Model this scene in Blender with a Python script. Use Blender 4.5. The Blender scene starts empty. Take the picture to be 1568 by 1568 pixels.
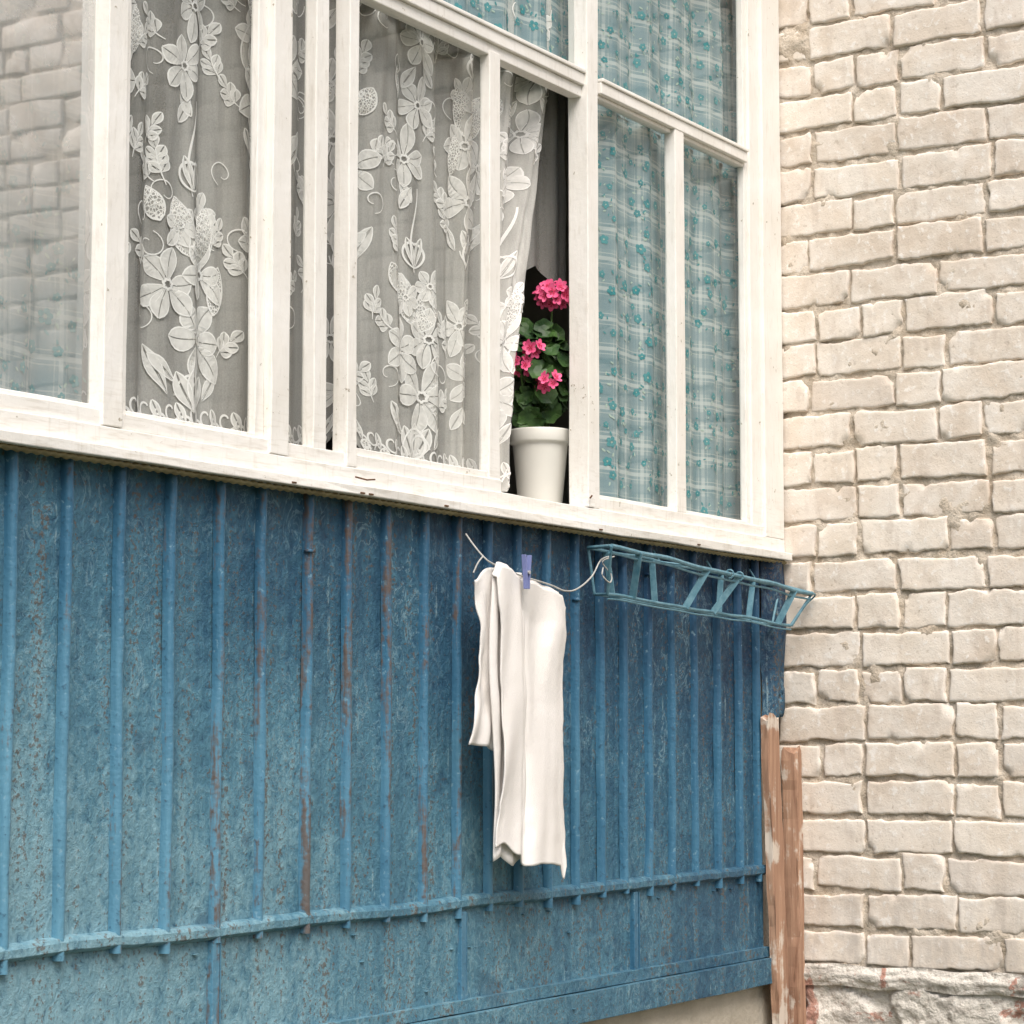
import bpy, math, random
from mathutils import Vector, noise
random.seed(7)
H=1.6
sc=bpy.context.scene
def N(x,y=0,z=0): return noise.noise(Vector((x,y,z)))

# ---------------------------------------------------------------- helpers
def empty(name,parent=None):
    e=bpy.data.objects.new(name,None); sc.collection.objects.link(e)
    if parent: e.parent=parent
    return e
class MB:
    def __init__(s): s.v=[];s.f=[];s.m=[];s.uv={};s.col={}
    def box(s,x0,x1,y0,y1,z0,z1,mi=0,jit=0.0008,seg=0.12):
        if x0>x1:x0,x1=x1,x0
        if y0>y1:y0,y1=y1,y0
        if z0>z1:z0,z1=z1,z0
        d=[x1-x0,y1-y0,z1-z0]; ax=d.index(max(d)); n=max(1,int(d[ax]/seg)) if jit else 1
        lo=[x0,y0,z0];hi=[x1,y1,z1]; o=[i for i in range(3) if i!=ax]
        b=len(s.v)
        for i in range(n+1):
            for (p,q) in((0,0),(1,0),(1,1),(0,1)):
                c=[0,0,0]; c[ax]=lo[ax]+d[ax]*i/n
                c[o[0]]=(lo,hi)[p][o[0]]; c[o[1]]=(lo,hi)[q][o[1]]
                if jit:
                    c[o[0]]+=jit*N(c[0]*5+p,c[1]*5+q*3,c[2]*5)*1.5
                    c[o[1]]+=jit*N(c[0]*5+9,c[1]*5+p*7,c[2]*5+q)*1.5
                s.v.append(tuple(c))
        flip=(ax==1)
        def F(l):
            s.f.append(tuple(reversed(l)) if flip else tuple(l)); s.m.append(mi)
        for i in range(n):
            a=b+4*i
            for k in range(4):
                k2=(k+1)%4
                F([a+k,a+k2,a+4+k2,a+4+k])
        F([b+3,b+2,b+1,b]); a=b+4*n; F([a,a+1,a+2,a+3])
    def grid(s,fn,us,vs,mi=0,uv=None,close_u=False):
        b=len(s.v); nu=len(us)
        for v in vs:
            for u in us:
                s.v.append(tuple(fn(u,v)))
        for j in range(len(vs)-1):
            for i in range(nu-1+(1 if close_u else 0)):
                i2=(i+1)%nu
                s.f.append((b+j*nu+i,b+j*nu+i2,b+(j+1)*nu+i2,b+(j+1)*nu+i)); s.m.append(mi)
                if uv:
                    s.uv[len(s.f)-1]=[uv(us[i],vs[j]),uv(us[i2],vs[j]),uv(us[i2],vs[j+1]),uv(us[i],vs[j+1])]
    def tube(s,pts,r,n=8,mi=0,cap=True):
        pts=[Vector(p) for p in pts]; b=len(s.v); m=len(pts)
        for i,p in enumerate(pts):
            t=(pts[min(i+1,m-1)]-pts[max(i-1,0)]).normalized()
            up=Vector((0,0,1)) if abs(t.z)<.9 else Vector((1,0,0))
            a=t.cross(up).normalized(); c=t.cross(a)
            rr=r[i] if isinstance(r,(list,tuple)) else r
            for k in range(n):
                th=2*math.pi*k/n
                s.v.append(tuple(p+a*math.cos(th)*rr+c*math.sin(th)*rr))
        for i in range(m-1):
            for k in range(n):
                k2=(k+1)%n
                s.f.append((b+i*n+k,b+i*n+k2,b+(i+1)*n+k2,b+(i+1)*n+k)); s.m.append(mi)
        if cap:
            s.f.append(tuple(b+k for k in range(n))); s.m.append(mi)
            s.f.append(tuple(b+(m-1)*n+k for k in reversed(range(n)))); s.m.append(mi)
    def bar(s,p0,p1,w,h,mi=0):
        p0=Vector(p0);p1=Vector(p1);t=(p1-p0).normalized()
        up=Vector((0,0,1)) if abs(t.z)<.9 else Vector((0,1,0))
        a=t.cross(up).normalized(); c=t.cross(a).normalized(); b=len(s.v)
        for p in(p0,p1):
            for (i,j) in((-1,-1),(1,-1),(1,1),(-1,1)):
                s.v.append(tuple(p+a*i*w/2+c*j*h/2))
        for k in range(4):
            k2=(k+1)%4; s.f.append((b+k,b+k2,b+4+k2,b+4+k)); s.m.append(mi)
        s.f.append((b+3,b+2,b+1,b)); s.m.append(mi); s.f.append((b+4,b+5,b+6,b+7)); s.m.append(mi)
    def fan(s,c,ring,mi=0):
        b=len(s.v); s.v.append(tuple(c)); s.v+= [tuple(p) for p in ring]; n=len(ring)
        for k in range(n):
            s.f.append((b,b+1+k,b+1+(k+1)%n)); s.m.append(mi)
    def done(s,name,mats,parent=None,bevel=0,smooth=False,solid=0):
        me=bpy.data.meshes.new(name)
        me.from_pydata([(x,y,z+H) for x,y,z in s.v],[],s.f)
        for m in mats: me.materials.append(m)
        me.polygons.foreach_set('material_index',s.m)
        if smooth: me.polygons.foreach_set('use_smooth',[True]*len(s.f))
        if s.uv:
            ul=me.uv_layers.new(name='UVMap')
            for fi,l in s.uv.items():
                p=me.polygons[fi]
                for k,li in enumerate(p.loop_indices): ul.data[li].uv=l[k]
        if s.col:
            ca=me.color_attributes.new('tint','FLOAT_COLOR','POINT')
            for i in range(len(s.v)):
                c=s.col.get(i,(.5,.5,.5)); ca.data[i].color=(c[0],c[1],c[2],1)
        me.update()
        o=bpy.data.objects.new(name,me); sc.collection.objects.link(o)
        if parent: o.parent=parent
        if solid:
            md=o.modifiers.new('s','SOLIDIFY'); md.thickness=solid; md.offset=0
        if bevel:
            md=o.modifiers.new('b','BEVEL'); md.width=bevel; md.segments=2; md.limit_method='ANGLE'; md.angle_limit=math.radians(40)
        return o
def lin(a,b,n): return [a+(b-a)*i/n for i in range(n+1)]

# ---------------------------------------------------------------- node helpers
class M:
    def __init__(s,name):
        s.m=bpy.data.materials.new(name); s.m.use_nodes=True; s.t=s.m.node_tree
        s.b=s.t.nodes['Principled BSDF']; s.out=s.t.nodes['Material Output']
        s.tc=s.t.nodes.new('ShaderNodeTexCoord')
    def n(s,ty,**k):
        x=s.t.nodes.new(ty)
        for a,v in k.items(): setattr(x,a,v)
        return x
    def l(s,a,b): s.t.links.new(a,b)
    def put(s,sock,v):
        if isinstance(v,bpy.types.NodeSocket): s.l(v,sock)
        else: sock.default_value=v
    def math(s,op,a,b=0,clamp=False):
        x=s.n('ShaderNodeMath',operation=op); x.use_clamp=clamp
        s.put(x.inputs[0],a); s.put(x.inputs[1],b); return x.outputs[0]
    def coord(s,kind='Object',scale=(1,1,1),rot=(0,0,0)):
        mp=s.n('ShaderNodeMapping'); mp.inputs['Scale'].default_value=scale; mp.inputs['Rotation'].default_value=rot
        s.l(s.tc.outputs[kind],mp.inputs[0]); return mp.outputs[0]
    def noise(s,co,scale,detail=4,rough=.55,dist=0):
        x=s.n('ShaderNodeTexNoise'); s.l(co,x.inputs['Vector']); x.inputs['Scale'].default_value=scale
        x.inputs['Detail'].default_value=detail; x.inputs['Roughness'].default_value=rough; x.inputs['Distortion'].default_value=dist
        return x.outputs['Fac']
    def vor(s,co,scale,feature='F1'):
        x=s.n('ShaderNodeTexVoronoi'); x.feature=feature; s.l(co,x.inputs['Vector']); x.inputs['Scale'].default_value=scale
        return x.outputs['Distance']
    def mr(s,v,a,b,c=0,d=1):
        x=s.n('ShaderNodeMapRange'); s.put(x.inputs[0],v)
        for i,q in enumerate((a,b,c,d)): x.inputs[i+1].default_value=q
        return x.outputs[0]
    def mix(s,f,a,b,mode='MIX'):
        x=s.n('ShaderNodeMix',data_type='RGBA',blend_type=mode); s.put(x.inputs[0],f)
        for sock,v in((x.inputs[6],a),(x.inputs[7],b)):
            if isinstance(v,tuple): sock.default_value=(*v,1)
            else: s.l(v,sock)
        return x.outputs[2]
    def ramp(s,f,stops):
        x=s.n('ShaderNodeValToRGB'); s.l(f,x.inputs[0]); e=x.color_ramp.elements
        while len(e)<len(stops): e.new(.5)
        for i,(p,c) in enumerate(stops): e[i].position=p; e[i].color=(*c,1)
        return x.outputs[0]
    def bump(s,h,strength=.3,dist=.01):
        x=s.n('ShaderNodeBump'); s.l(h,x.inputs['Height']); x.inputs['Strength'].default_value=strength; x.inputs['Distance'].default_value=dist
        s.l(x.outputs[0],s.b.inputs['Normal']); return x.outputs[0]
    def base(s,c,rough=.6,spec=.4):
        if isinstance(c,tuple): s.b.inputs['Base Color'].default_value=(*c,1)
        else: s.l(c,s.b.inputs['Base Color'])
        s.put(s.b.inputs['Roughness'],rough); s.b.inputs['Specular IOR Level'].default_value=spec
        return s
    def xyz(s,kind='Object'):
        x=s.n('ShaderNodeSeparateXYZ'); s.l(s.tc.outputs[kind],x.inputs[0]); return x.outputs

def white_paint():
    a=M('white_window_paint'); co=a.coord(); X=a.xyz()
    n1=a.noise(co,6,6,.6); n2=a.noise(a.coord(scale=(60,60,9)),1.6,5,.6); n3=a.noise(co,55,5,.65); n4=a.noise(a.coord(scale=(9,60,90)),1.5,5,.6)
    c=a.mix(a.mr(n1,.35,.70),(.85,.835,.80),(.77,.745,.69))
    c=a.mix(a.mr(n2,.55,.75,0,.45),c,(.56,.52,.45))
    low=a.mr(X[2],H+.72,H+.50,0,1)
    c=a.mix(a.math('MULTIPLY',a.mr(n4,.50,.68,0,.5),low),c,(.50,.45,.37))
    chip=a.mr(a.math('ADD',n3,a.math('MULTIPLY',n1,.5)),.94,.98)
    c=a.mix(chip,c,(.40,.36,.29))
    a.base(c,.55,.3); h=a.math('ADD',a.math('MULTIPLY',n2,.5),a.math('MULTIPLY',n3,.6)); a.bump(h,.4,.004); return a.m
def blue_sheet(name,low=False):
    a=M(name); co=a.coord(); X=a.xyz()
    n1=a.noise(co,2.3,6,.6); n2=a.noise(a.coord(scale=(1,1,.8),rot=(.3,.5,.4)),52,7,.72,.5); n3=a.noise(a.coord(scale=(16,16,1.0)),1.5,6,.65); n4=a.noise(co,120,3,.6)
    n5=a.noise(a.coord(scale=(1,1,.6),rot=(.9,.2,1.0)),20,5,.6,1.5); n6=a.noise(a.coord(scale=(50,50,2.5)),1.2,6,.7)
    gx=a.mr(X[0],-3.0,-.4,1,0); gz=a.mr(X[2],H+.50,H-.20,0,1)  # gx, gz: shade under the sill and rightwards painted into the faded blue
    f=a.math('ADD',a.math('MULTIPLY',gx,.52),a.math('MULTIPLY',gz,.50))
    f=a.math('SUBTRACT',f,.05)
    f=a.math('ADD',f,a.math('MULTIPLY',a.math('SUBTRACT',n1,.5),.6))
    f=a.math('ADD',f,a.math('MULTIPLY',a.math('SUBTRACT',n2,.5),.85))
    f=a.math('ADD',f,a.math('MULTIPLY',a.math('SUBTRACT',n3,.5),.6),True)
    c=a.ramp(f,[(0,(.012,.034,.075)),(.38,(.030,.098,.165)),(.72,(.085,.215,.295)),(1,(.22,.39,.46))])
    w=a.math('MULTIPLY',a.mr(n5,.53,.55),a.mr(n5,.58,.555))
    c=a.mix(a.math('MULTIPLY',w,a.mr(n1,.40,.65,.0,.5)),c,(.30,.45,.51))
    sc_=a.mr(a.math('ADD',n6,a.math('MULTIPLY',n2,.4)),.84,.89,0,.45); c=a.mix(sc_,c,(.33,.46,.50))
    d=a.mr(n2,.40,.34); c=a.mix(a.math('MULTIPLY',d,.45),c,(.012,.040,.085))
    v=a.mr(a.noise(co,7,4,.5),.63,.67); c=a.mix(a.math('MULTIPLY',v,.5),c,(.03,.085,.14))
    r=a.mr(a.math('ADD',n4,a.math('MULTIPLY',n3,.7)),.94,1.03); c=a.mix(a.math('MULTIPLY',r,.7),c,(.12,.080,.05))
    a.base(c,.55,.3); a.bump(a.math('ADD',a.math('ADD',n2,a.math('MULTIPLY',n5,.35)),a.math('MULTIPLY',n4,.3)),.75,.009); return a.m
def blue_rib():
    a=M('blue_rib_paint'); co=a.coord(); X=a.xyz()
    n1=a.noise(co,3,5,.6); n2=a.noise(co,70,4,.6); n3=a.noise(a.coord(scale=(30,30,3)),1.5,5,.65)
    gz=a.mr(X[2],H+.50,H-.05,.0,.48); gx=a.mr(X[0],-3.1,-.4,.42,0)  # shade painted into the ribs too, darker under the sill and rightwards
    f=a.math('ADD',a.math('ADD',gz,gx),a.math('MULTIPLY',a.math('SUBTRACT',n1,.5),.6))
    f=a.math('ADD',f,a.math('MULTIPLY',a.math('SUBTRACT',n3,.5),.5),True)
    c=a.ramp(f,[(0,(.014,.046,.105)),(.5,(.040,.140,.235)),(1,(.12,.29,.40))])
    c=a.mix(a.mr(n2,.60,.68,0,.6),c,(.015,.05,.09)); c=a.mix(a.mr(n2,.37,.30,0,.5),c,(.25,.40,.48))
    ab=a.math('ABSOLUTE',a.math('ADD',X[0],2.1)); k=a.mr(ab,.1,.85,.17,0)
    r=a.mr(a.math('ADD',a.math('ADD',n3,a.math('MULTIPLY',n2,.35)),k),.81,.93); c=a.mix(a.math('MULTIPLY',r,.8),c,(.12,.070,.04))
    a.base(c,.45,.4); a.bump(a.math('ADD',n2,n3),.5,.004); return a.m
def brick_mat():
    a=M('cream_brick'); co=a.coord(); X=a.xyz()
    at=a.n('ShaderNodeAttribute',attribute_name='tint'); sp=a.n('ShaderNodeSeparateColor'); a.l(at.outputs['Color'],sp.inputs[0])
    n1=a.noise(co,7,5,.6); n2=a.noise(co,38,6,.66); n3=a.noise(co,200,3,.6); n4=a.noise(co,2.0,3,.5); n5=a.noise(a.coord(scale=(20,20,5)),1,5,.65)
    c=a.mix(sp.outputs[0],(.76,.68,.585),(.63,.54,.45))
    c=a.mix(a.mr(n1,.40,.60,0,.7),c,(.80,.75,.685))
    c=a.mix(a.mr(n4,.5,.75,0,.3),c,(.62,.54,.46))
    c=a.mix(a.mr(n2,.56,.64,0,.65),c,(.86,.83,.79))
    c=a.mix(a.mr(n5,.54,.66,0,.42),c,(.54,.46,.39))
    c=a.mix(a.mr(n2,.39,.30,0,.6),c,(.45,.375,.30))
    c=a.mix(a.mr(n3,.36,.30,0,.5),c,(.30,.24,.18))
    c=a.mix(a.mr(sp.outputs[1],.88,.97,0,.25),c,(.48,.39,.33))
    # a few spots of old pink and ochre paint
    n7=a.noise(a.coord(scale=(1,1,.5)),16,5,.7); c=a.mix(a.mr(n7,.735,.76,0,.6),c,(.55,.27,.20))
    lowz=a.mr(X[2],H-.20,H-.55,0,1); c=a.mix(a.math('MULTIPLY',lowz,a.mr(n5,.42,.60,0,.6)),c,(.50,.46,.42))
    a.base(c,.9,.15); a.bump(a.math('ADD',a.math('MULTIPLY',n2,.8),a.math('MULTIPLY',n3,.28)),.42,.006); return a.m
def mortar_mat():
    a=M('old_mortar'); co=a.coord(); n1=a.noise(co,14,5,.65); n2=a.noise(co,130,4,.6)
    c=a.mix(a.mr(n1,.35,.7),(.46,.385,.30),(.68,.61,.52)); c=a.mix(a.mr(n2,.42,.3,0,.6),c,(.22,.17,.12))
    a.base(c,.95,.1); a.bump(a.math('ADD',n1,n2),.6,.008); return a.m
def plinth_mat():
    a=M('whitewashed_plinth'); co=a.coord(); n1=a.noise(co,6,6,.65,.6); n2=a.noise(co,40,5,.6); n3=a.noise(a.coord(scale=(1,1,2.5)),5,5,.6)
    c=a.mix(a.mr(n1,.55,.58),(.68,.64,.58),(.47,.27,.215)); c=a.mix(a.mr(n2,.45,.3,0,.7),c,(.26,.21,.17))
    c=a.mix(a.mr(n3,.56,.60,0,.8),c,(.40,.37,.33)); c=a.mix(a.mr(n2,.60,.66,0,.6),c,(.78,.75,.70))
    a.base(c,.95,.1); a.bump(a.math('ADD',n1,n2),.8,.015); return a.m
def simple(name,c1,c2,scale=8,rough=.7,b=.2,spec=.3,bs=60,bd=.003):
    a=M(name); co=a.coord(); c=a.mix(a.mr(a.noise(co,scale,5,.6),.3,.7),c1,c2); a.base(c,rough,spec); a.bump(a.noise(co,bs,4,.6),b,bd)
    return a.m
def glass_mat(name,k,c,refl_haze=0,rough=.012):
    a=M(name); t=a.t; t.nodes.remove(a.b)
    tr=a.n('ShaderNodeBsdfTransparent'); tr.inputs[0].default_value=(.96,.975,.97,1)
    gl=a.n('ShaderNodeBsdfGlossy'); gl.inputs['Roughness'].default_value=rough
    nz=a.noise(a.coord(),1.4,2,.5); bp=a.n('ShaderNodeBump'); a.l(nz,bp.inputs['Height']); bp.inputs['Strength'].default_value=.12; bp.inputs['Distance'].default_value=.02
    a.l(bp.outputs[0],gl.inputs['Normal'])
    lw=a.n('ShaderNodeLayerWeight'); lw.inputs[0].default_value=.5
    if refl_haze:
        X=a.xyz(); c=a.mr(X[2],H+.62,H+1.10,.14,c)  # gloss raised with height to imitate a brighter upper reflection
    f=a.math('ADD',a.math('MULTIPLY',a.math('POWER',lw.outputs['Facing'],5),k),c,True)
    mx=a.n('ShaderNodeMixShader'); a.l(f,mx.inputs[0]); a.l(gl.outputs[0],mx.inputs[2])
    if refl_haze:
        df=a.n('ShaderNodeBsdfDiffuse'); df.inputs[0].default_value=(.87,.86,.83,1); m0=a.n('ShaderNodeMixShader')
        nn=a.mr(a.noise(a.coord(),9,5,.6),.3,.7,refl_haze*.6,refl_haze*1.4); nn=a.math('MULTIPLY',nn,a.mr(X[2],H+.62,H+1.2,.7,2.4))  # white diffuse haze, stronger upwards, painted in for the pale reflection
        a.l(nn,m0.inputs[0]); a.l(tr.outputs[0],m0.inputs[1]); a.l(df.outputs[0],m0.inputs[2]); a.l(m0.outputs[0],mx.inputs[1])
    else: a.l(tr.outputs[0],mx.inputs[1])
    a.l(mx.outputs[0],a.out.inputs[0]); return a.m
def cloth(name,col,alpha,kind='flat'):
    a=M(name); a.t.nodes.remove(a.b)
    df=a.n('ShaderNodeBsdfDiffuse'); tl=a.n('ShaderNodeBsdfTranslucent')
    df.inputs[0].default_value=(*col,1); tl.inputs[0].default_value=(*col,1)
    m1=a.n('ShaderNodeMixShader'); m1.inputs[0].default_value=.12; a.l(df.outputs[0],m1.inputs[1]); a.l(tl.outputs[0],m1.inputs[2])
    tp=a.n('ShaderNodeBsdfTransparent'); m2=a.n('ShaderNodeMixShader')
    if kind=='net':
        d=a.vor(a.coord('UV'),150,'DISTANCE_TO_EDGE'); f=a.mr(d,.08,.16,.98,.30); a.l(f,m2.inputs[0])
    elif kind=='sheer':
        co=a.coord(); w=a.noise(co,320,2,.5); q=a.noise(a.coord(scale=(9,9,.8)),1.2,4,.6)
        f=a.math('MULTIPLY',a.mr(w,.3,.7,.9,1.1),a.mr(q,.3,.7,alpha*.60,alpha*1.4)); a.l(f,m2.inputs[0])
    elif kind=='fill':
        f=a.mr(a.noise(a.coord(),60,3,.5),.3,.7,alpha*.85,alpha*1.12); a.l(f,m2.inputs[0])
    else: m2.inputs[0].default_value=alpha
    a.l(tp.outputs[0],m2.inputs[1]); a.l(m1.outputs[0],m2.inputs[2]); a.l(m2.outputs[0],a.out.inputs[0]); return a.m
def plaid_mat():
    a=M('plaid_cotton'); U=a.xyz('UV')
    def stripe(x,p,off,w):
        y=a.math('ABSOLUTE',a.math('SUBTRACT',a.math('FRACT',a.math('ADD',a.math('DIVIDE',x,p),off)),.5)); return a.mr(y,w,w*.75)
    c=a.mix(a.mr(a.noise(a.coord(scale=(1,1,1)),3,4,.6),.3,.7),(.18,.29,.325),(.24,.34,.365))
    for ax in(0,1):
        c=a.mix(a.math('MULTIPLY',stripe(U[ax],.074,.0,.20),.45),c,(.11,.23,.28))
        c=a.mix(a.math('MULTIPLY',stripe(U[ax],.074,.5,.075),.6),c,(.56,.62,.61))
        c=a.mix(a.math('MULTIPLY',stripe(U[ax],.074,.32,.02),.4),c,(.57,.62,.60))
        c=a.mix(a.math('MULTIPLY',stripe(U[ax],.074,.68,.02),.4),c,(.57,.62,.60))
    w=a.noise(a.coord('UV',(500,500,500)),1,2,.5); c=a.mix(a.mr(w,.3,.7,0,.2),c,(.62,.66,.64))
    a.base(c,.9,.1); return a.m

MW=white_paint(); MBS=blue_sheet('faded_shaded_blue_sheet'); MBL=blue_sheet('faded_shaded_blue_board',True); MR=blue_rib()
MBR=brick_mat(); MMO=mortar_mat(); MPL=plinth_mat()
MG=glass_mat('window_glass',1.6,.045); MG2=glass_mat('window_glass_refl_haze',2.0,.50,.20,.02)
MSH=cloth('sheer_voile',(.86,.85,.81),.42,'sheer'); MLA=cloth('lace_thread',(.92,.91,.89),.98); MNE=cloth('lace_honeycomb',(.90,.89,.86),.95,'net'); MLF=cloth('lace_fill',(.90,.89,.86),.80,'fill')
MDN=cloth('grey_net',(.6,.6,.57),.36,'sheer')
MPD=plaid_mat(); MTQ=simple('turquoise_print',(.03,.22,.26),(.06,.33,.36),60,.9,0)
MTL=simple('pale_print',(.35,.50,.44),(.45,.56,.5),60,.9,0)
MCON=simple('balcony_concrete',(.42,.38,.31),(.56,.51,.43),9,.95,.6,.1,50,.01)
MINT=simple('loggia_plaster',(.28,.275,.24),(.36,.35,.30),3,.9,.1)
MDK=simple('dark_wood_door',(.03,.028,.02),(.06,.05,.04),4,.6,.1)
MRU=simple('rusty_iron',(.16,.07,.03),(.09,.05,.03),40,.9,.4)

# ================================================================= BRICK WALL
b=MB(); rnd=random.Random(3)
def brick(y0,L,z0,h,fine):
    ph=rnd.random()*50; out=rnd.uniform(-.003,.003); tint=(rnd.random(),rnd.random(),rnd.random())
    tilt=rnd.uniform(-.003,.003); rot=rnd.uniform(-.003,.003)
    g=.010 if fine else .05
    e=[0,.0008,.0024,.0060]
    na=max(2,int((L-.022)/g)); nb=max(2,int((h-.022)/g))
    A=e+lin(.011,L-.011,na)+[L-.006,L-.0024,L-.0008,L]; B=e+lin(.011,h-.011,nb)+[h-.006,h-.0024,h-.0008,h]
    if not fine: A=[0,.002,.008]+[L*.5]+[L-.008,L-.002,L]; B=[0,.002,.008,h*.5,h-.008,h-.002,h]
    start=len(b.v)
    chip=[(rnd.choice((0,L)),rnd.choice((0,h)),rnd.uniform(.008,.032)) for _ in range(rnd.choice((0,1,1,2)))]
    if rnd.random()<.5: chip.append((rnd.uniform(.02,L-.02),rnd.choice((0,h)),rnd.uniform(.006,.016)))
    def fn(u,v):
        d=min(u,L-u,v,h-v)
        x=.020 if d<.0005 else (.0036 if d<.0012 else (.0010 if d<.003 else 0))
        y=y0-u; z=z0+v
        ny=N(z*18,y*18,ph)*.0080+N(z*60,y*60,ph)*.0040; nz=N(y*16,z*18,ph+9)*.0072+N(y*60,z*60,ph+3)*.0042
        k=max(0,1-d/.022)
        y+=ny*k; z+=nz*k
        x+=N(y*16,z*16,ph)*.0018+N(y*80,z*80,ph)*.0010
        for (cu,cv,cr) in chip:
            dd=math.hypot(u-cu,v-cv)+N(u*90,v*90,ph)*.010
            if dd<cr: x+= (cr-dd)*.9
        return (x+out+tilt*(u/L-.5)*2,y,z+rot*(u/L-.5)*2)
    b.grid(fn,A,B,0)
    for i in range(start,len(b.v)): b.col[i]=tint
zc=-.61
for k in range(-0,36):
    z=zc+.1*k; y=.0+rnd.uniform(0,.03)+(.12 if k%2 else 0)
    while y>-5.0:
        L=.118 if rnd.random()<.42 else .246
        L*=rnd.uniform(.97,1.02)
        fine=y>-1.05
        g=rnd.uniform(.006,.013)
        brick(y,L,z+rnd.uniform(.002,.008),rnd.uniform(.083,.094),fine)
        y-=L+g
def mf(u,v): return (.0100+N(u*30,v*30)*.008+N(u*90,v*90,4)*.004-.013*max(0,N(u*7,v*9,7)),u,v)
b.grid(mf,[-x for x in lin(-.2,1.1,190)],lin(-.62,2.3,420),1)
def mf2(u,v): return (.0115,u,v)
b.grid(mf2,[-1.1,-3,-5.05],[-.62,1.2,3.02],1); b.grid(mf2,[.2,-.6,-1.1],[2.3,2.7,3.02],1)
b.grid(mf2,[1.4,.2],[-.62,3.02],1)
def lf(u,v): return (-.012+N(u*14,v*30)*.008+abs(v-.5)*.02 ,u,-.665+v*.058+N(u*9,3)*.007)
b.grid(lf,[-x for x in lin(-.3,1.1,140)]+[-3,-5.05],lin(0,1,10),2)
def pf(u,v):
    q=N(u*6,v*9,2); return (.006+(.018 if q>.1 else 0)+N(u*11,v*11)*.012+N(u*40,v*40)*.007,u,v)
b.grid(pf,[-x for x in lin(-.3,1.1,160)]+[-3,-5.05],lin(-1.62,-.655,110),2)
b.box(.034,.42,-5.05,1.4,-1.62,3.02,1,0)
wall=b.done('brick_wall',[MBR,MMO,MPL],smooth=True)

# ================================================================= BALCONY
bal=empty('glazed_balcony')
b=MB()
ribs=[3.024,2.889,2.745,2.610,2.468,2.338,2.191,2.053,1.913,1.776,1.643,1.517,1.389,1.261,1.134,1.011,.8975,.7715,.6496,.522,.391,.2625,.1525]
ribs+= [3.024+.137*i for i in range(1,9)]
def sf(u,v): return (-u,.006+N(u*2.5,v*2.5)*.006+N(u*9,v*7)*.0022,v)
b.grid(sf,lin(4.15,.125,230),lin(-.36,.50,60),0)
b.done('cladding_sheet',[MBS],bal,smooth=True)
b=MB()
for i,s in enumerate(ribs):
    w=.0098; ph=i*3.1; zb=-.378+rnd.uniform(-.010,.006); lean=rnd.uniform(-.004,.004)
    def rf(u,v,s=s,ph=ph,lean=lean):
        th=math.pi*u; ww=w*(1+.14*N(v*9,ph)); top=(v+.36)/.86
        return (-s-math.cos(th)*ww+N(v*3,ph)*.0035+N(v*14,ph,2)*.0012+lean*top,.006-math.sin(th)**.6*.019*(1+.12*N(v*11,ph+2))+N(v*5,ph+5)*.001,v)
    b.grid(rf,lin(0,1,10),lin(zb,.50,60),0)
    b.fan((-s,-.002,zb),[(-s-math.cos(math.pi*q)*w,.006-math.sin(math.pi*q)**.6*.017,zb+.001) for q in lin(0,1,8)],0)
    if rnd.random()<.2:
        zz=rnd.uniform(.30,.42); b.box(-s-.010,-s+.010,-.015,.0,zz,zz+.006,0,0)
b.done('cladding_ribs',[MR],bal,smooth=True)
b=MB()
def railf(u,v):
    pr=[(.006,-.338),(-.009,-.341),(-.0135,-.348),(-.0135,-.362),(-.004,-.368),(.006,-.370)][v]
    return (-u,pr[0]+N(u*6,v)*.0015,pr[1]+N(u*3,7)*.005+N(u*18,7)*.0016)
b.grid(railf,lin(4.15,.12,200),list(range(6)),0)
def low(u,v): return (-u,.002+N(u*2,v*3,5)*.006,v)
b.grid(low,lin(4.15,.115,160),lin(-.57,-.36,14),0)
for s in(3.3,2.471,1.626,.852,4.0): b.box(-s-.010,-s+.010,-.009,.012,-.562,-.372,1)
for s in (2.475,1.63,.85): b.box(-s+.02,-s+.023,-.006,.01,-.56,-.374,1)
b.box(-4.15,-.11,-.013,.03,-.585,-.558,0,.0015)
b.box(-4.15,-.105,-.026,.03,-.655,-.587,0,.0015)
for i in range(26):
    s=rnd.uniform(.2,3.8); z=rnd.choice((-.395,-.45,-.53,-.62)); y=-.0275 if z<-.6 else -.001
    b.box(-s-.006,-s+.006,y-.003,y+.006,z,z+.003,0,0)
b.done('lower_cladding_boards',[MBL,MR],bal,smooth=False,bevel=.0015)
b=MB()
def ef(u,v):
    return (-.125+.115*u-.012*math.sin(v*14)*u, -.004-.028*math.sin(u*2.6)+N(u*4,v*6)*.012, v*(1)+ (0 if v>.1 else u*.05+N(u*9,2)*.02))
b.grid(ef,lin(0,1,14),lin(.03,.49,24),0)
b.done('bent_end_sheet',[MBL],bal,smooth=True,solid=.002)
b=MB()
b.box(-4.3,-.03,.012,1.25,-.86,-.657,0,.003); b.box(-.135,.02,.03,.10,-.657,.50,0,.002)
b.box(-4.3,.02,-.05,1.25,2.24,2.42,0)
b.done('concrete_slabs',[MCON],bal)
b=MB()
b.box(-4.2,0.02,1.2,1.26,-.65,2.24,0,0); b.box(-4.25,-4.15,0.012,1.2,-.65,2.24,0,0); b.box(-4.15,.02,.05,1.2,-.655,-.62,0,0)
b.box(-2.2,-1.3,1.17,1.2,-.6,1.5,1,0); b.box(-.9,-.2,1.17,1.2,.2,1.6,1,0); b.box(-1.2,-1.0,.95,1.2,-.6,1.7,1,0)
b.box(.0,.04,.1,1.2,-.65,2.24,0,0)
b.done('loggia_interior',[MINT,MDK],bal)

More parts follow.
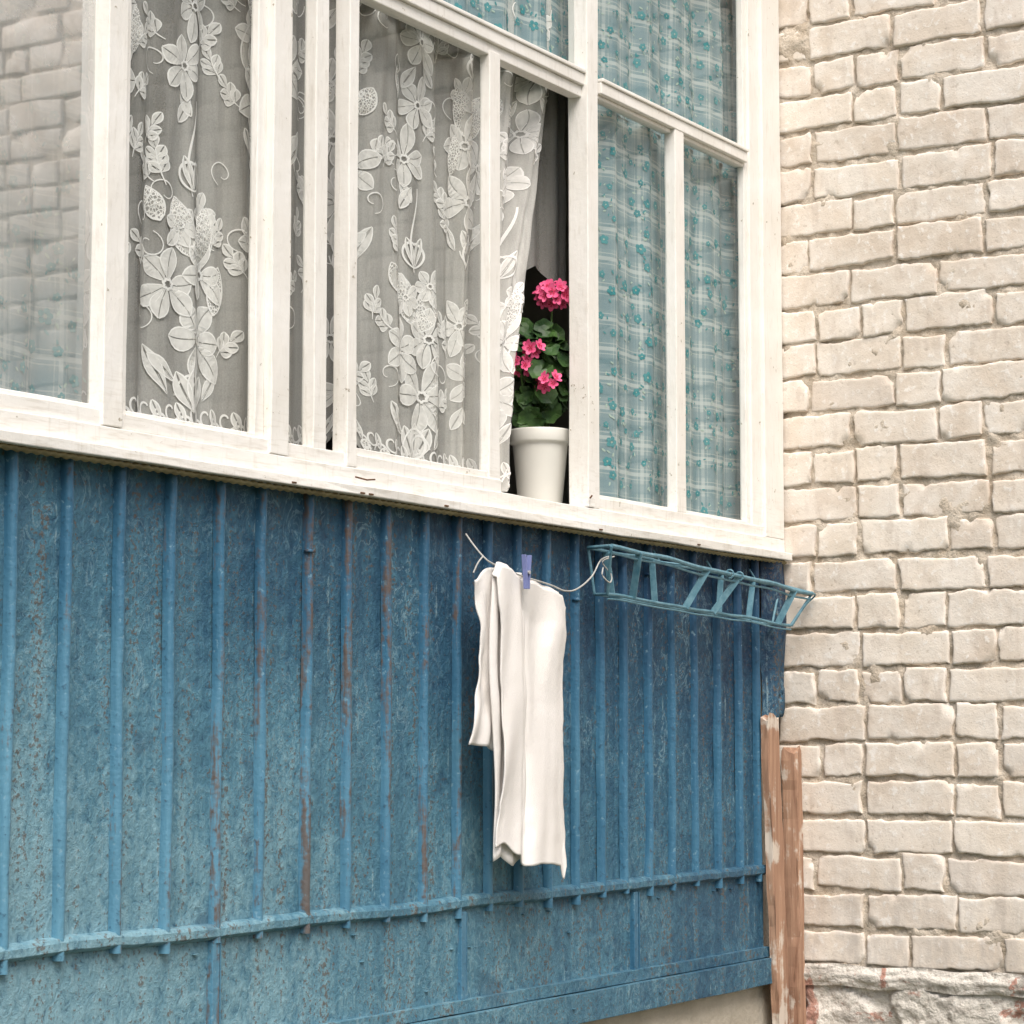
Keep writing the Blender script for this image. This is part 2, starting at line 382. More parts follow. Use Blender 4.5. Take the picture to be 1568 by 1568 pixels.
# --- window frame
b=MB()
b.box(-4.15,-.006,-.046,.02,.486,.507,0,.0018)
b.box(-4.15,-.004,-.022,.024,.506,.545,0,.0016)
b.box(-4.15,-1.482,-.014,.022,.544,.574,0,.0012); b.box(-1.105,-.006,-.014,.022,.544,.574,0,.0012)
b.box(-4.15,-.02,.0245,.26,.515,.543,0,0)
zt=2.15
def post(sl,sr,f,z0=.546,z1=zt,yb=.017): b.box(-sl,-sr,-f,yb,z0,z1,0,.0014)
post(2.82,2.768,.021); post(2.768,2.738,.002,.572)
post(2.365,2.337,.003,.572); post(2.337,2.280,.021); post(2.280,2.268,.008,.573)
post(2.190,2.147,.014,.546)
post(2.085,2.052,.021); post(2.052,2.028,.003,.573,1.56)
post(1.527,1.480,.010,.573,1.55)
post(1.106,1.075,.024,yb=.03); post(1.075,1.040,.017); post(1.040,1.022,.0,.573)
post(.632,.580,.014,.573,1.575); 
post(.205,.186,.003,.573); post(.186,.125,.011); post(.125,.006,.022)
post(3.66,3.60,.02)
for (a,c) in ((2.738,2.365),(2.268,2.205),(2.028,1.106),(1.022,.205),(4.1,3.66),(3.60,2.82)):
    b.box(-a,-c,-.016,.03,1.568,1.596,0); b.box(-a,-c,-.021,.0,1.5965,1.606,0)
b.box(-2.030,-1.104,-.007,.026,1.540,1.567,0)
b.box(-2.030,-1.53,-.006,.024,.572,.590,0)
for (a,c) in ((1.022,.632),(.580,.205),(2.738,2.365),(3.60,2.82)): b.box(-a,-c,-.003,.024,.571,.583,0); b.box(-a,-c,-.003,.024,1.558,1.567,0)
b.box(-4.15,-.006,-.03,.035,zt,2.24,0)
b.done('white_window_frame',[MW],bal,bevel=.0022)
b=MB()
for s in (2.07,2.04,1.76,1.09,.58,2.3):
    b.box(-s-.004,-s+.010,-.0485,-.045,.490,.493,0,0)
b.tube([(-2.07,-.03,.525),(-2.055,-.049,.519),(-2.03,-.051,.522)],.0018,6,0)
b.tube([(-1.11,-.03,.565),(-1.105,-.033,.572)],.002,6,0)
b.done('frame_nails',[MRU],bal)
b=MB()
def foam(u,v): return (-u,-.026-.009*math.sin(math.pi*v),.487-.011*v+.0014*math.sin(u*260)+N(u*4,1)*.0015)
b.grid(foam,lin(4.15,.02,900),lin(0,1,4),0)
b.done('sill_seal_strip',[simple('old_yellow_sealant',(.35,.30,.17),(.22,.18,.10),20,.9,.4)],bal,smooth=True)
b=MB()
def pane(a,c,z0,z1,mi=0,y=.012):
    n=len(b.v); b.v+=[(-a,y,z0),(-c,y,z0),(-c,y,z1),(-a,y,z1)]; b.f.append((n,n+1,n+2,n+3)); b.m.append(mi)
for (a,c,mi) in ((3.61,2.81,1),(2.745,2.36,0),(2.275,2.185,0),(2.035,1.52,0),(1.03,.625,0),(.585,.20,0)): pane(a,c,.56,1.575,mi)
for (a,c) in ((3.61,2.81),(2.745,2.36),(2.03,1.10),(1.03,.20)): pane(a,c,1.59,2.16)
b.done('window_glass',[MG,MG2],bal)

# ================================================================= PLAID CURTAINS
def plaid(s0,s1,z0,z1,y=.052,ph=0):
    b=MB()
    def P(s,z,off=0):
        yy=y+.009*math.sin(s*34+ph+.6*math.sin(z*1.3))+.004*math.sin(s*71+ph)+N(s*4,z*2,ph)*.008
        return (-s,yy-off,z)
    cu=lambda s,z:((s0-s)*1.04+.013*N(s*5,z*2.4,ph),z+.012*N(s*3,z*3,ph+8))
    b.grid(lambda u,v:P(u,v),lin(s0,s1,max(20,int((s0-s1)/.012))),lin(z0,z1,int((z1-z0)/.03)),0,cu)
    rr=random.Random(int(ph*10)+5); z=z0+.03; row=0
    while z<z1-.02:
        s=s0-.03-(.03 if row%2 else 0)
        while s>s1+.02:
            if rr.random()<.84:
                cs=s+rr.uniform(-.012,.012); cz=z+rr.uniform(-.012,.012); R=rr.uniform(.0055,.0105); a0=rr.random()*6
                for k in range(5):
                    an=a0+k*2*math.pi/5; rk_=R*rr.uniform(.7,1.1); px=cs+math.cos(an)*rk_*.9; pz=cz+math.sin(an)*rk_*.9
                    b.fan(P(px,pz,.0012+.00005*k),[P(px+math.cos(q)*R*.6,pz+math.sin(q)*R*.6,.0012+.00005*k) for q in lin(0,2*math.pi,7)[:-1]],1)
                b.fan(P(cs,cz,.0018),[P(cs+math.cos(q)*R*.25,cz+math.sin(q)*R*.25,.0018) for q in lin(0,2*math.pi,6)[:-1]],2)
                for k in range(rr.choice((2,3,4,5))):
                    an=rr.random()*6.28; d=rr.uniform(1.9,3.2)*R; px=cs+math.cos(an)*d; pz=cz+math.sin(an)*d; q0=rr.random()*3
                    ring=[]
                    for q in lin(0,2*math.pi,6)[:-1]:
                        a_=math.cos(q)*R*.65; b_=math.sin(q)*R*.28; ring.append(P(px+a_*math.cos(q0)-b_*math.sin(q0),pz+a_*math.sin(q0)+b_*math.cos(q0),.0015))
                    b.fan(P(px,pz,.0015),ring,1 if k%2 else 2)
            s-=.062
        z+=.046; row+=1
    return b.done('plaid_curtain',[MPD,MTQ,MTL],None,smooth=True)
plaid(.99,.03,.563,1.585,ph=.3); plaid(2.00,.03,1.57,2.2,.060,ph=1.7); plaid(4.0,2.80,.563,2.2,ph=2.9)

# ================================================================= LACE CURTAIN
def edge(z):
    pts=[(.55,1.33),(.70,1.315),(.87,1.292),(1.0,1.245),(1.13,1.205),(1.35,1.125),(1.585,1.055),(2.2,1.0)]
    for (a,ea),(c,ec) in zip(pts,pts[1:]):
        if z<=c:
            t=max(0,(z-a)/(c-a)); return ea+(ec-ea)*t
    return 1.0
def hem(s): return .563+.10*math.exp(-((s-1.95)/.075)**2)+.02*math.exp(-((s-1.82)/.05)**2)
def LP(sp,z,off=0):
    hz=hem(sp); 
    if z<hz+.12: z=hz+(z-.563)*(hz+.12-hz)/(.12+hz-.563) if z>.563 else hz
    s=sp; amp=.010
    if sp<1.56:
        e=edge(z)+.010*N(z*9,3); s=1.56-(1.56-sp)*(1.56-e)/(1.56-1.05); amp=.010+.018*(1.56-sp)/.5
    y=.085+amp*math.sin(sp*37+.9*math.sin(z*2.1))+.5*amp*math.sin(sp*83+z*1.5)+N(sp*3,z*2)*.014
    return (-s,y-off,z)
b=MB()
b.grid(lambda u,v:LP(u,v),lin(2.80,1.05,260),[.563+ (2.2-.563)*i/110 for i in range(111)],0)
b.grid(lambda u,v:LP(u,v,-.022+.006*math.sin(u*50+v*3)),lin(1.44,1.05,70),[.563+ (2.2-.563)*i/60 for i in range(61)],0)
LAY=[0]
def off():
    LAY[0]=(LAY[0]+1)%16; return .0015+.00016*LAY[0]
def strip(A,B_,mi=1,o=None):
    o=off() if o is None else o; n=len(b.v)
    for p,q in zip(A,B_): b.v.append(LP(p[0],p[1],o)); b.v.append(LP(q[0],q[1],o))
    for i in range(len(A)-1):
        fi=len(b.f); b.f.append((n+2*i,n+2*i+1,n+2*i+3,n+2*i+2)); b.m.append(mi); b.uv[fi]=[A[i],B_[i],B_[i+1],A[i+1]]
def T(x,y,a,cx,cy): return (cx-(x*math.cos(a)-y*math.sin(a)), cy+x*math.sin(a)+y*math.cos(a))
def petal(cx,cy,a,L,W,gap=.10,mi=1,bend=0,n=8,ow=.0024):
    o=off()
    for sg in(1,-1):
        A=[];B_=[];C=[];D=[]
        for i in range(n+1):
            t=i/n; w=W*(math.sin(math.pi*t**1.25))**.75 if 0<t<1 else 0
            x=L*t; yb=bend*math.sin(math.pi*t*.9)*L
            A.append(T(x,yb+sg*min(gap*W,w*.6),a,cx,cy)); B_.append(T(x,yb+sg*w,a,cx,cy))
            C.append(T(x-ow*.3,yb+sg*max(0,w-ow*.6),a,cx,cy)); D.append(T(x+ow*.4,yb+sg*(w+ow*.5),a,cx,cy))
        strip(A,B_,3,o); strip(C,D,1,o+.00008)
    strip([T(L*.08,0,a,cx,cy),T(L*.4,bend*L*.8+.0006,a,cx,cy)],[T(L*.08,.0015,a,cx,cy),T(L*.4,bend*L*.8-.0006,a,cx,cy)],1,o+.00006)
def stroke(pts,w,mi=1):
    A=[];B_=[]
    for i,p in enumerate(pts):
        q0=pts[max(0,i-1)];q1=pts[min(len(pts)-1,i+1)]; dx=q1[0]-q0[0];dy=q1[1]-q0[1];d=math.hypot(dx,dy) or 1
        ww=w*(.5+.5*math.sin(math.pi*(i+.6)/(len(pts)+.2)))/2
        A.append((p[0]-dy/d*ww,p[1]+dx/d*ww)); B_.append((p[0]+dy/d*ww,p[1]-dx/d*ww))
    strip(A,B_,mi)
lr=random.Random(12)
def lily(cx,cy,R,a0=None):
    a0=lr.random()*6 if a0 is None else a0; sq=lr.uniform(.72,.9)
    order=list(range(6)); lr.shuffle(order)
    for k in order:
        a=a0+k*math.pi/3+lr.uniform(-.16,.16); L=R*lr.uniform(.86,1.12)*(1.1 if k%2 else .92)*(sq+(1-sq)*abs(math.sin(a)))
        x,y=cx-math.cos(a)*R*.10,cy+math.sin(a)*R*.10
        petal(x,y,a,L,R*.29,.05,1,lr.uniform(-.12,.12))
    ring=[(cx+R*.20*math.cos(q)*(1+.15*math.sin(q*7)),cy+R*.17*math.sin(q)*(1+.15*math.sin(q*7))) for q in lin(0,2*math.pi,22)]
    A=[(cx+(p[0]-cx)*.55,cy+(p[1]-cy)*.55) for p in ring]; strip(A,ring,1,.0046)
def sprig(cx,cy,a,L,n=3,w=.011):
    stroke([T(L*t,.06*L*math.sin(t*3),a,cx,cy) for t in lin(0,1,8)],.0028)
    for k in range(n):
        x,y=T(L*(.35+.6*k/n),.03*L,a,cx,cy)
        petal(x,y,a+.75,.030,w,.12); petal(x,y,a-.75,.028,w,.12)
    x,y=T(L,0,a,cx,cy); petal(x,y,a,.032,w,.12)
def curl(cx,cy,a,R,turn=1,w=.0045,k=1.6):
    pts=[]
    for t in lin(0,1,22):
        th=t*math.pi*k; r=R*(1-.72*t); pts.append(T(R-r*math.cos(th),turn*r*math.sin(th)*1.2,a,cx,cy))
    stroke(pts,w)
def comb(cx,cy,a,L,W):
    n=9; A=[];B_=[]
    for t in lin(0,1,n): 
        w=W*math.sin(math.pi*t**.9)**.7 if 0<t<1 else 0
        A.append(T(L*t,w,a,cx,cy)); B_.append(T(L*t,-w,a,cx,cy))
    strip(A,B_,2); stroke(A,.004); stroke(B_,.004)
def cluster(cx,z,m=1):
    up=math.pi/2
    for da in(-.45,0,.45): petal(cx-.01*m,z+.0,up+da*m,.085,.017,.12,1,.12*da)
    petal(cx+.05*m,z+.03,up+.55*m,.105,.016,.15); petal(cx+.03*m,z+.055,up+.9*m,.08,.013,.15)
    curl(cx+.03*m,z+.03,math.pi if m<0 else 0,.045,1,.006,1.7); curl(cx-.05*m,z+.03,0 if m<0 else math.pi,.03,-1,.005,1.7)
    petal(cx-.06*m,z+.03,up-.5*m,.06,.012,.15)
    comb(cx-.005,z+.30,up+.35*m,.12,.030); comb(cx-.03*m,z+.29,up-.35*m,.13,.030); comb(cx-.085*m,z+.20,up-.15,.10,.02)
    lily(cx+.052*m,z+.240,.070); lily(cx-.030*m,z+.145,.080); lily(cx-.048*m,z+.275,.064)
    lily(cx+.02*m,z+.36,.045); lily(cx-.055*m,z+.395,.042)
    comb(cx+.07*m,z+.36,up+.45*m,.07,.022)
    for s_ in(-1,1): curl(cx-.01*m,z+.43,up,.040,s_,.006,1.1)
    petal(cx-.01*m,z+.43,up+.35,.07,.011,.2); petal(cx-.01*m,z+.43,up-.35,.075,.011,.2)
    stroke([(cx-.01*m+.012*math.sin(t*5),z+.42+t*.19) for t in lin(0,1,14)],.006)
    sprig(cx+.09*m,z+.27,up+.95*m,.06,2); sprig(cx-.095*m,z+.12,up-.8*m,.05,2); sprig(cx+.06*m,z+.43,up+.3*m,.07,3)
    curl(cx-.09*m,z+.33,up,.03,1,.003,1.9); curl(cx+.11*m,z+.15,up,.028,-1,.003,1.9)
def upper(cx,z,m=1):
    lily(cx,z,.062); lily(cx-.03*m,z+.125,.058)
    sprig(cx+.05*m,z+.04,math.pi/2+.9*m,.055,2); sprig(cx-.06*m,z+.05,math.pi/2-.7*m,.05,2)
    curl(cx+.07*m,z-.03,math.pi/2,.03,m,.003,2); curl(cx-.075*m,z+.10,math.pi/2,.028,-m,.003,2)
    petal(cx-.02*m,z-.06,math.pi/2+2.6,.06,.014,.12); petal(cx+.01*m,z-.05,math.pi/2-2.5,.055,.012,.12)
    comb(cx+.03*m,z+.13,math.pi/2+.3*m,.07,.02)
cols=[(2.735,.80,1,.4),(2.475,.615,1,1),(2.225,.85,-1,.4),(1.965,.70,-1,.5),(1.70,.600,1,1),(1.44,.80,-1,.5),(1.20,.64,1,1)]
for i,(cx,z,m,big) in enumerate(cols):
    if big==1: cluster(cx,z,m); zz=z+.67
    else: zz=z
    k=0
    while zz<2.1:
        if big<1 and k==1: cluster(cx,zz,m); zz+=.62
        else: upper(cx+.02*(-1)**k,zz,m*(-1)**k); zz+=.27
        k+=1
for i in range(130):
    cx=lr.uniform(1.1,2.78); z=lr.uniform(.7,2.0)
    if min(abs(cx-c[0]) for c in cols)>.07: (sprig(cx,z,lr.uniform(.6,2.6),.045,2,.009) if i%2 else curl(cx,z,lr.random()*6,.028,1,.0028,2))
x=2.78
while x>1.07:
    curl(x,.585,0,.022,1,.006,1.8); curl(x-.01,.615,math.pi,.02,1,.005,1.8); petal(x-.02,.59,math.pi/2+.4,.045,.009,.15); comb(x-.03,.565,math.pi/2,.035,.012)
    x-=.055
stroke([(1.058+.006*math.sin(z*120),z) for z in lin(.565,2.15,300)],.016)
lace=b.done('lace_curtain',[MSH,MLA,MNE,MLF],smooth=False)
b=MB()
b.grid(lambda u,v:(-u+.02*N(v*5,1),.125+.008*math.sin(u*60),v+.02*math.sin(u*30)),lin(1.25,.95,40),lin(1.12,2.1,20),0)
b.done('grey_net_curtain',[MDN],smooth=True)

# ================================================================= GERANIUM
ger=empty('potted_geranium')
PX,PY=-1.08,.125; DZ=-.016
mp=simple('white_plastic_pot',(.72,.71,.66),(.66,.65,.60),5,.4,.03,.4)
b=MB(); prof=[(.0,.562),(.050,.562),(.052,.566),(.066,.715),(.0675,.722),(.0735,.723),(.075,.728),(.076,.752),(.0745,.756),(.070,.755),(.068,.735),(.0,.733)]
b.grid(lambda u,v:(PX+math.cos(u)*prof[v][0],PY+math.sin(u)*prof[v][0],prof[v][1]+DZ),lin(0,2*math.pi,48)[:-1],list(range(len(prof))),0,close_u=True)
b.done('pot',[mp],ger,smooth=True)
RT=Vector((.5225,-.8526,0)); TW=Vector((-.8526,-.5225,0))
def G(r,t,z): 
    p=Vector((PX,PY,0))+RT*r+TW*t; p.z=z; return p
a=M('geranium_leaf'); co=a.coord(); a.base(a.mix(a.mr(a.noise(co,22,3,.5),.35,.65),(.020,.055,.018),(.06,.13,.03)),.5,.35); a.bump(a.noise(co,120,3,.5),.3,.002); ML=a.m
MP1=simple('pink_petal',(.72,.05,.19),(.82,.17,.33),90,.6,.0); MP2=simple('deep_pink_throat',(.42,.01,.05),(.5,.02,.08),90,.6,0); MST=simple('green_stem',(.07,.14,.04),(.10,.18,.05),20,.6,0)
b=MB(); gr=random.Random(4)
def leaf(c,nrm,R):
    nrm=nrm.normalized(); a1=nrm.cross(Vector((0,0,1)) if abs(nrm.z)<.9 else Vector((1,0,0))).normalized(); a2=nrm.cross(a1)
    ro=gr.random()*6; ring=[];mid=[]; n=26
    for k in range(n):
        th=2*math.pi*k/n; sc_=1-.12*abs(math.sin(th*3.5))-.55*max(0,1-abs(th-math.pi)/.35); rr=R*sc_
        cup=R*.22*(1+.5*math.sin(th*3))
        d=a1*math.cos(th+ro)+a2*math.sin(th+ro)
        ring.append(c+d*rr+nrm*cup); mid.append(c+d*rr*.55+nrm*cup*.15)
    s0=len(b.v); b.fan(c,mid,0); s1=len(b.v); b.v+=[tuple(p) for p in ring]
    for k in range(n):
        k2=(k+1)%n; b.f.append((s0+1+k,s1+k,s1+k2,s0+1+k2)); b.m.append(0)
root=G(0,0,.715)
for i in range(66):
    th=gr.random()*6.28; ph=gr.uniform(-.9,1.25); R=.085*gr.uniform(.55,1)
    d=Vector((math.cos(th)*math.cos(ph),math.sin(th)*math.cos(ph),math.sin(ph)))
    c=Vector((PX,PY,.855))+Vector((d.x*R,d.y*R*.9,d.z*R*1.55)); 
    if c.y<.045: c.y=.045+gr.random()*.02
    if c.z<.755: c.z=.755+gr.random()*.02
    leaf(c,d+Vector((-.3,-.4,.5)),gr.uniform(.025,.038)); 
    b.tube([root+Vector((gr.uniform(-.02,.02),gr.uniform(-.02,.02),0)),(root+c)/2+Vector((0,0,.02)),c],.0014,5,1)
for (r,t,z,R) in ((.030,.0,.97,.034),(.045,.0,.93,.034),(-.03,.03,.93,.03),(.01,.03,.98,.03),(-.04,.02,.99,.026)): leaf(G(r,t,z),TW+Vector((0,0,.3)),R)
def bloss(cr,ct,cz,R,n):
    c=G(cr,ct,cz); b.tube([G(cr*.3,0,.73),G(cr*.8,ct*.5,(.75+cz)/2),c],.0022,6,1)
    for i in range(n):
        z=1-2*(i+.5)/n; th=i*2.399; q=math.sqrt(1-z*z); d=Vector((q*math.cos(th),q*math.sin(th),z*.70))
        if d.dot(TW)<-.4: continue
        p=c+d*R*gr.uniform(.85,1.1); b.tube([c-Vector((0,0,R*.5)),p],.0008,4,1)
        nn=(d+TW*.5+Vector((0,0,.2))).normalized(); a1=nn.cross(Vector((0,0,1))).normalized(); a2=nn.cross(a1); r=.0145*gr.uniform(.8,1.2); a0=gr.random()*6
        for k in range(5):
            an=a0+k*1.2566; dd=a1*math.cos(an)+a2*math.sin(an); ee=nn.cross(dd); o=nn*(.0004*k)
            ring=[p+o+dd*(r*.62+r*.55*math.cos(q_))+ee*r*.44*math.sin(q_)+nn*(r*.25*(math.cos(q_)+.3)) for q_ in lin(0,2*math.pi,9)[:-1]]
            b.fan(p+o+dd*r*.6,ring,2)
            b.fan(p+o+dd*r*.3+nn*.0012,[p+o+dd*(r*.32+r*.24*math.cos(q_))+ee*r*.11*math.sin(q_)+nn*.0016 for q_ in lin(0,2*math.pi,6)[:-1]],3)
bloss(.030,.02,1.070,.040,26); bloss(.018,.08,.850,.022,10); bloss(-.018,.07,.930,.020,8); bloss(-.050,.07,.890,.026,12)
b.done('geranium_plant',[ML,MST,MP1,MP2],ger,smooth=False)

# ================================================================= TOWEL + LINE + PEG
a=M('towel_cotton'); co=a.coord(); a.base(a.mix(a.mr(a.noise(co,5,4,.6),.3,.7),(.84,.81,.785),(.77,.74,.705)),.95,.1)
hh=a.math('ADD',a.noise(co,420,3,.6),a.math('MULTIPLY',a.noise(a.coord(rot=(.2,.3,0)),26,4,.5,.3),.6)); a.bump(hh,.5,.003); MT=a.m
b=MB()
def ip(t,pts):
    for (a_,va),(c_,vc) in zip(pts,pts[1:]):
        if t<=c_: 
            q=(t-a_)/(c_-a_); q=q*q*(3-2*q); return va+(vc-va)*q
    return pts[-1][1]
def towf(a_,v):
    top=ip(a_,[(0,.352),(.06,.376),(.18,.375),(.36,.352),(.5,.350),(.75,.338),(.93,.326),(1,.300)])
    bot=ip(a_,[(0,-.232),(.10,-.224),(.3,-.250),(.42,-.276),(.6,-.274),(.9,-.280),(.96,-.312),(1,-.285)])
    z=top+(bot-top)*v+.003*N(a_*6,v*3)
    L=1.660-.016*math.sin(v*3.1)+.008*N(v*7,1)+.002*N(v*22,1); R=1.362+.024*math.sin(min(1,v*1.25)*math.pi)+.008*N(v*6,5)+.003*N(v*20,5)-.012*math.exp(-((v-.12)/.06)**2)
    s=L+(R-L)*a_
    f=min(1,v*5+.25); g=.65-.5*v
    y=-.112-f*(g*.007*math.cos(a_*15+.9*math.sin(v*2.4))-.013*math.exp(-((a_-.38-.05*math.sin(v*3))/.055)**2)+N(a_*2.6,v*2.2)*.015+N(a_*6+v*1.5,v*3.2)*.005)+ (.012 if v<.012 else 0)
    return (-s,y,z)
b.grid(towf,lin(0,1,90),lin(0,1,130),0)
def tback(a_,v):
    top=ip(a_,[(0,.335),(.3,.365),(1,.36)]); bot=ip(a_,[(0,-.014),(.35,-.018),(.6,-.034),(1,.0)])
    z=top+(bot-top)*v; L=1.706-.020*math.sin(v*4.2)+.012*v**3+.006*N(v*9,2); R=1.52
    return (-(L+(R-L)*a_),-.086-.004*math.sin(a_*22+v*1.5)+N(a_*5,v*4,3)*.014,z)
b.grid(tback,lin(0,1,40),lin(0,1,60),0)
def tmid(a_,v):
    z=.345+(-.262-.345)*v+.012*math.sin(a_*9); L=1.655+.012*math.sin(v*6); return (-(L+(1.50-L)*a_),-.098-.004*math.sin(a_*18)+N(a_*4,v*5,8)*.006,z)
b.grid(tmid,lin(0,1,30),lin(0,1,40),0)
b.done('white_towel',[MT],smooth=True,solid=.003)
b=MB()
P=[(-1.655,-.03,.440),(-1.664,-.055,.415),(-1.672,-.085,.388),(-1.655,-.10,.372),(-1.55,-.103,.354),(-1.42,-.103,.340),(-1.355,-.103,.330),(-1.29,-.098,.338),(-1.20,-.085,.372),(-1.13,-.07,.415),(-1.11,-.085,.425)]
def smoothp(P,k=6):
    P=[Vector(p) for p in P]; o=[]
    for i in range(len(P)-1):
        p0=P[max(0,i-1)];p1=P[i];p2=P[i+1];p3=P[min(len(P)-1,i+2)]
        for j in range(k):
            t=j/k; o.append(.5*((2*p1)+(p2-p0)*t+(2*p0-5*p1+4*p2-p3)*t*t+(3*p1-p0-3*p2+p3)*t**3))
    o.append(P[-1]); return o
b.tube(smoothp(P),.0020,6,0)
b.tube(smoothp([(-1.155,-.09,.395),(-1.175,-.10,.375),(-1.15,-.105,.360),(-1.125,-.095,.38),(-1.14,-.08,.41),(-1.10,-.09,.425)]),.0018,6,0)
b.tube(smoothp([(-1.672,-.085,.388),(-1.70,-.09,.372),(-1.715,-.088,.350)]),.0018,6,0)
b.done('clothesline',[simple('grey_cord',(.34,.34,.33),(.50,.49,.46),60,.8,.2)],smooth=True)
b=MB()
for sg in(-1,1):
    pts=[(.0,.322),(.001,.34),(.0035,.357),(.004,.365),(.006,.378),(.0085,.396)]
    n=len(b.v)
    for (dx,z) in pts:
        for (ox,oy) in((-.0028,-.005),(.0028,-.005),(.0028,.005),(-.0028,.005)):
            b.v.append((-1.567+sg*(dx+.0032)+ox,-.131+oy,z))
    for i in range(len(pts)-1):
        for k in range(4):
            k2=(k+1)%4; b.f.append((n+4*i+k,n+4*i+k2,n+4*i+4+k2,n+4*i+4+k)); b.m.append(0)
    b.f.append((n+3,n+2,n+1,n)); b.m.append(0); q=n+4*(len(pts)-1); b.f.append((q,q+1,q+2,q+3)); b.m.append(0)
b.tube([(-1.567,-.139,.358),(-1.567,-.123,.358)],.0038,10,1)
b.done('clothespin',[simple('lilac_blue_plastic',(.17,.20,.42),(.2,.24,.46),20,.4,0),simple('spring_steel',(.4,.4,.4),(.5,.5,.5),20,.4,0)],bevel=.0006)

# ================================================================= RACK
b=MB()
def rk(t,kind):
    t=min(1,max(0,t))
    if kind=='tb': return Vector((-1.105+1.065*t,-.022,.448-.030*t))
    if kind=='tf': return Vector((-1.165+1.125*t,-.118,.444-.052*t))
    if kind=='bf': return Vector((-1.125+1.015*t,-.085,.335-.032*t))
    if kind=='bb': return Vector((-1.09+.98*t,-.030,.338-.030*t))
def wob(kind,n=24,a=.006): return [rk(t,kind)+Vector((0,N(t*7,len(kind),1)*a,N(t*6,3,ord(kind[0]))*a)) for t in lin(0,1,n)]
for k,r in(('tb',.0042),('tf',.0056),('bf',.0042),('bb',.0034)): b.tube(wob(k),r,8,0)
b.tube([p+Vector((0,.006,-.015)) for p in wob('tf')],.0030,6,0)
b.tube([p+Vector((0,.0,-.011)) for p in wob('bf')],.0024,6,0)
for t in(0,1):
    b.tube([rk(t,'tb'),rk(t,'tf')],.0045,8,0); b.tube([rk(t,'bb'),rk(t,'bf')],.0035,8,0); b.tube([rk(t,'tf'),rk(t,'bf')],.0035,8,0); b.tube([rk(t,'tb'),rk(t,'bb')],.0035,8,0)
for i,t in enumerate((.12,.44,.60,.90)):
    d=(.0,-.05,-.06,.02)[i]
    b.bar(rk(t,'tf'),rk(t+d,'bf'),.003,.018,0)
for i,t in enumerate((.08,.30,.66,.84)):
    b.bar(rk(t,'tb'),rk(t+.01,'bb'),.003,.016,0)
    if i%2==0: b.bar(rk(t,'bb'),rk(t,'bf'),.012,.003,0)
for t in(.34,.62,.86): b.tube([rk(t,'tb')+Vector((0,.02,.03)),rk(t,'tb'),rk(t+.06,'tf')],.003,6,0)
for t in(.55,.60): b.tube([rk(t,'tf')+Vector((0,math.cos(q)*.011,math.sin(q)*.011)) for q in lin(0,6.1,10)],.0025,6,0)
b.tube(smoothp([rk(1,'tf')+Vector((-.03,0,0)),rk(1,'tf')+Vector((.02,0,-.003)),rk(1,'tf')+Vector((.022,.03,-.03)),rk(1,'bf')+Vector((.03,.01,.0))]),.0025,6,0)
b.done('flower_box_rack',[simple('blue_iron_paint',(.06,.17,.23),(.16,.31,.38),40,.5,.5,.4,90)],smooth=False)

# ================================================================= BOARDS
a=M('weathered_plank'); co=a.coord(scale=(30,30,1.6)); g=a.noise(co,1.6,6,.65,.5); c2=a.noise(a.coord(),9,5,.6)
c=a.mix(a.mr(g,.3,.7),(.24,.13,.085),(.52,.33,.225)); c=a.mix(a.mr(a.math('ADD',c2,a.math('MULTIPLY',g,.5)),.78,.86,0,.8),c,(.68,.62,.54)); c=a.mix(a.mr(g,.36,.30,0,.8),c,(.09,.05,.03)); a.base(c,.85,.2); a.bump(g,.6,.006); MWD=a.m
def plank(x0,x1,y0,y1,z0,z1,lx,ly,ph):
    b=MB(); n=60
    def fn(u,v):
        c=[(x0,y0),(x1,y0),(x1,y1),(x0,y1)]
        i=int(u)%4; f=u-int(u); p=c[i];q=c[(i+1)%4]
        x=p[0]+(q[0]-p[0])*f; y=p[1]+(q[1]-p[1])*f; t=(z1-v)/(z1-z0)
        return (x+lx*t+N(v*7,ph,i)*.006+N(v*25,ph,i+u)*.0035,y+ly*t+N(v*6,ph+3,i)*.003,v+(N(u*5,ph)*.025 if v>z1-.01 else 0))
    us=[i+f for i in range(4) for f in (0,.12,.5,.88)]
    vs=lin(z0,z1,n); b.grid(fn,us,vs,0,close_u=True)
    k=len(b.v); m=len(us); b.f.append(tuple(range(k-m,k))); b.m.append(0)
    return b.done('wooden_plank',[MWD],smooth=False)
plank(-.165,-.098,-.040,-.018,-1.62,.055,.105,-.004,1.0)
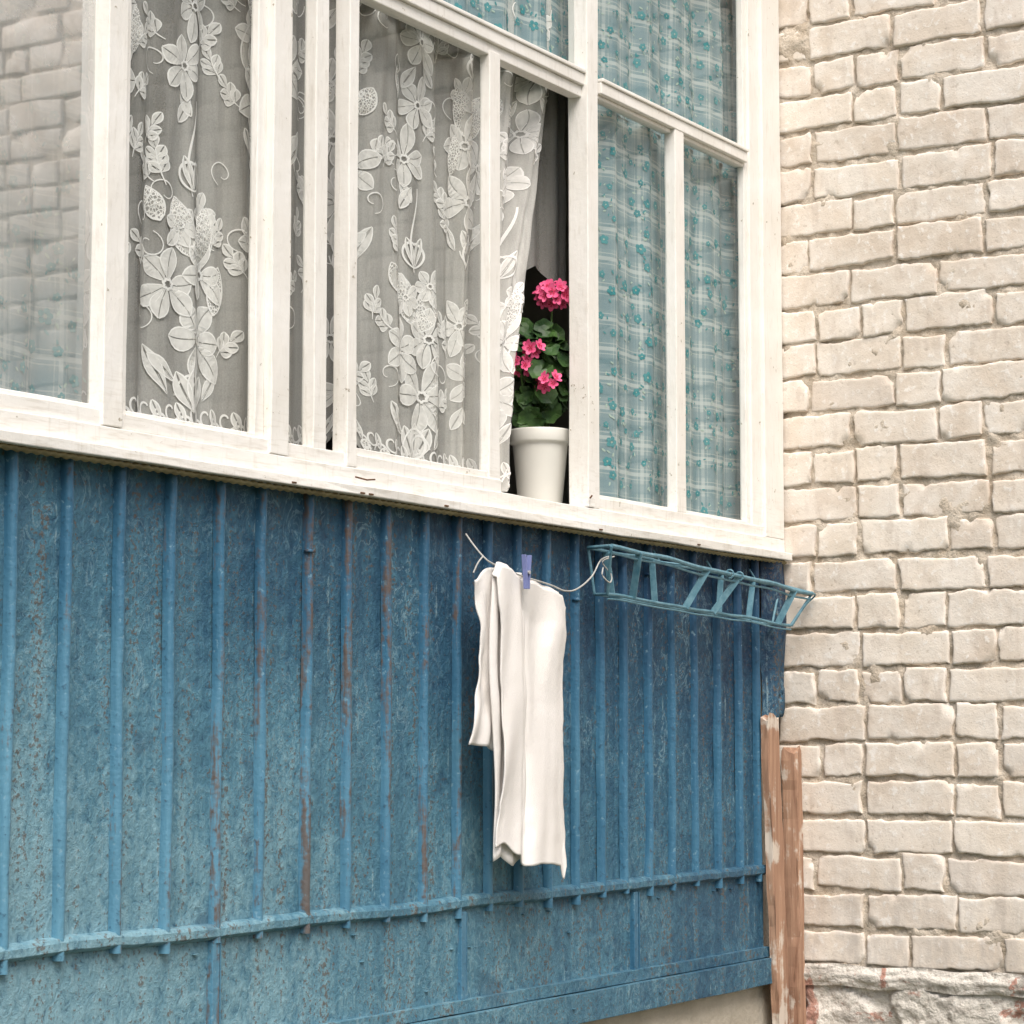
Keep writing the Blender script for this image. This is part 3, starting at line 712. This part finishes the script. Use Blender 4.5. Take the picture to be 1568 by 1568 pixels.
plank(-.040,-.008,-.066,-.022,-1.62,-.035,.010,-.004,6.0)

# ================================================================= GROUND
b=MB()
n=len(b.v); b.v+=[(-120,-120,-1.6),(120,-120,-1.6),(120,120,-1.6),(-120,120,-1.6)]; b.f.append((0,1,2,3)); b.m.append(0)
a=M('grass_and_soil'); co=a.coord(); n1=a.noise(co,.8,6,.6); n2=a.noise(co,30,4,.6)
a.base(a.mix(a.mr(n1,.4,.6),(.05,.085,.025),(.15,.12,.08)),.95,.1); a.bump(n2,.8,.05)
b.done('ground',[a.m])
b=MB(); b.box(-12,.02,1.26,1.5,-1.6,3.6,0,0); b.box(-12,-4.3,.9,1.26,-1.6,3.6,0,0)
b.done('house_wall',[MCON])

# ================================================================= LIGHT + CAMERA
w=bpy.data.worlds.new('World'); sc.world=w; w.use_nodes=True; nt=w.node_tree
sky=nt.nodes.new('ShaderNodeTexSky'); sky.sky_type='NISHITA'; sky.sun_disc=False
el=math.radians(53); dx,dy=-.70,-.66; sky.sun_elevation=el; sky.sun_rotation=math.atan2(dx,dy)
sky.dust_density=4; sky.ozone_density=.6; sky.air_density=1
nt.links.new(sky.outputs[0],nt.nodes['Background'].inputs[0]); nt.nodes['Background'].inputs[1].default_value=.15
sd=bpy.data.lights.new('sun','SUN'); sd.energy=3.5; sd.angle=math.radians(38); sd.color=(1,.955,.90)
so=bpy.data.objects.new('sun',sd); sc.collection.objects.link(so)
h=math.hypot(dx,dy); dv=Vector((dx/h*math.cos(el),dy/h*math.cos(el),math.sin(el))); so.rotation_euler=dv.to_track_quat('Z','Y').to_euler(); so.location=dv*20
cd=bpy.data.cameras.new('camera'); cd.sensor_width=36; cd.lens=82.65; cd.clip_end=500; cd.clip_start=.05
co_=bpy.data.objects.new('camera',cd); sc.collection.objects.link(co_); co_.location=(-5.928,-2.766,H)
co_.rotation_euler=(math.radians(95.49),0,math.radians(-58.5)); sc.camera=co_
sc.view_settings.view_transform='Standard'; sc.view_settings.look='None'; sc.view_settings.exposure=0
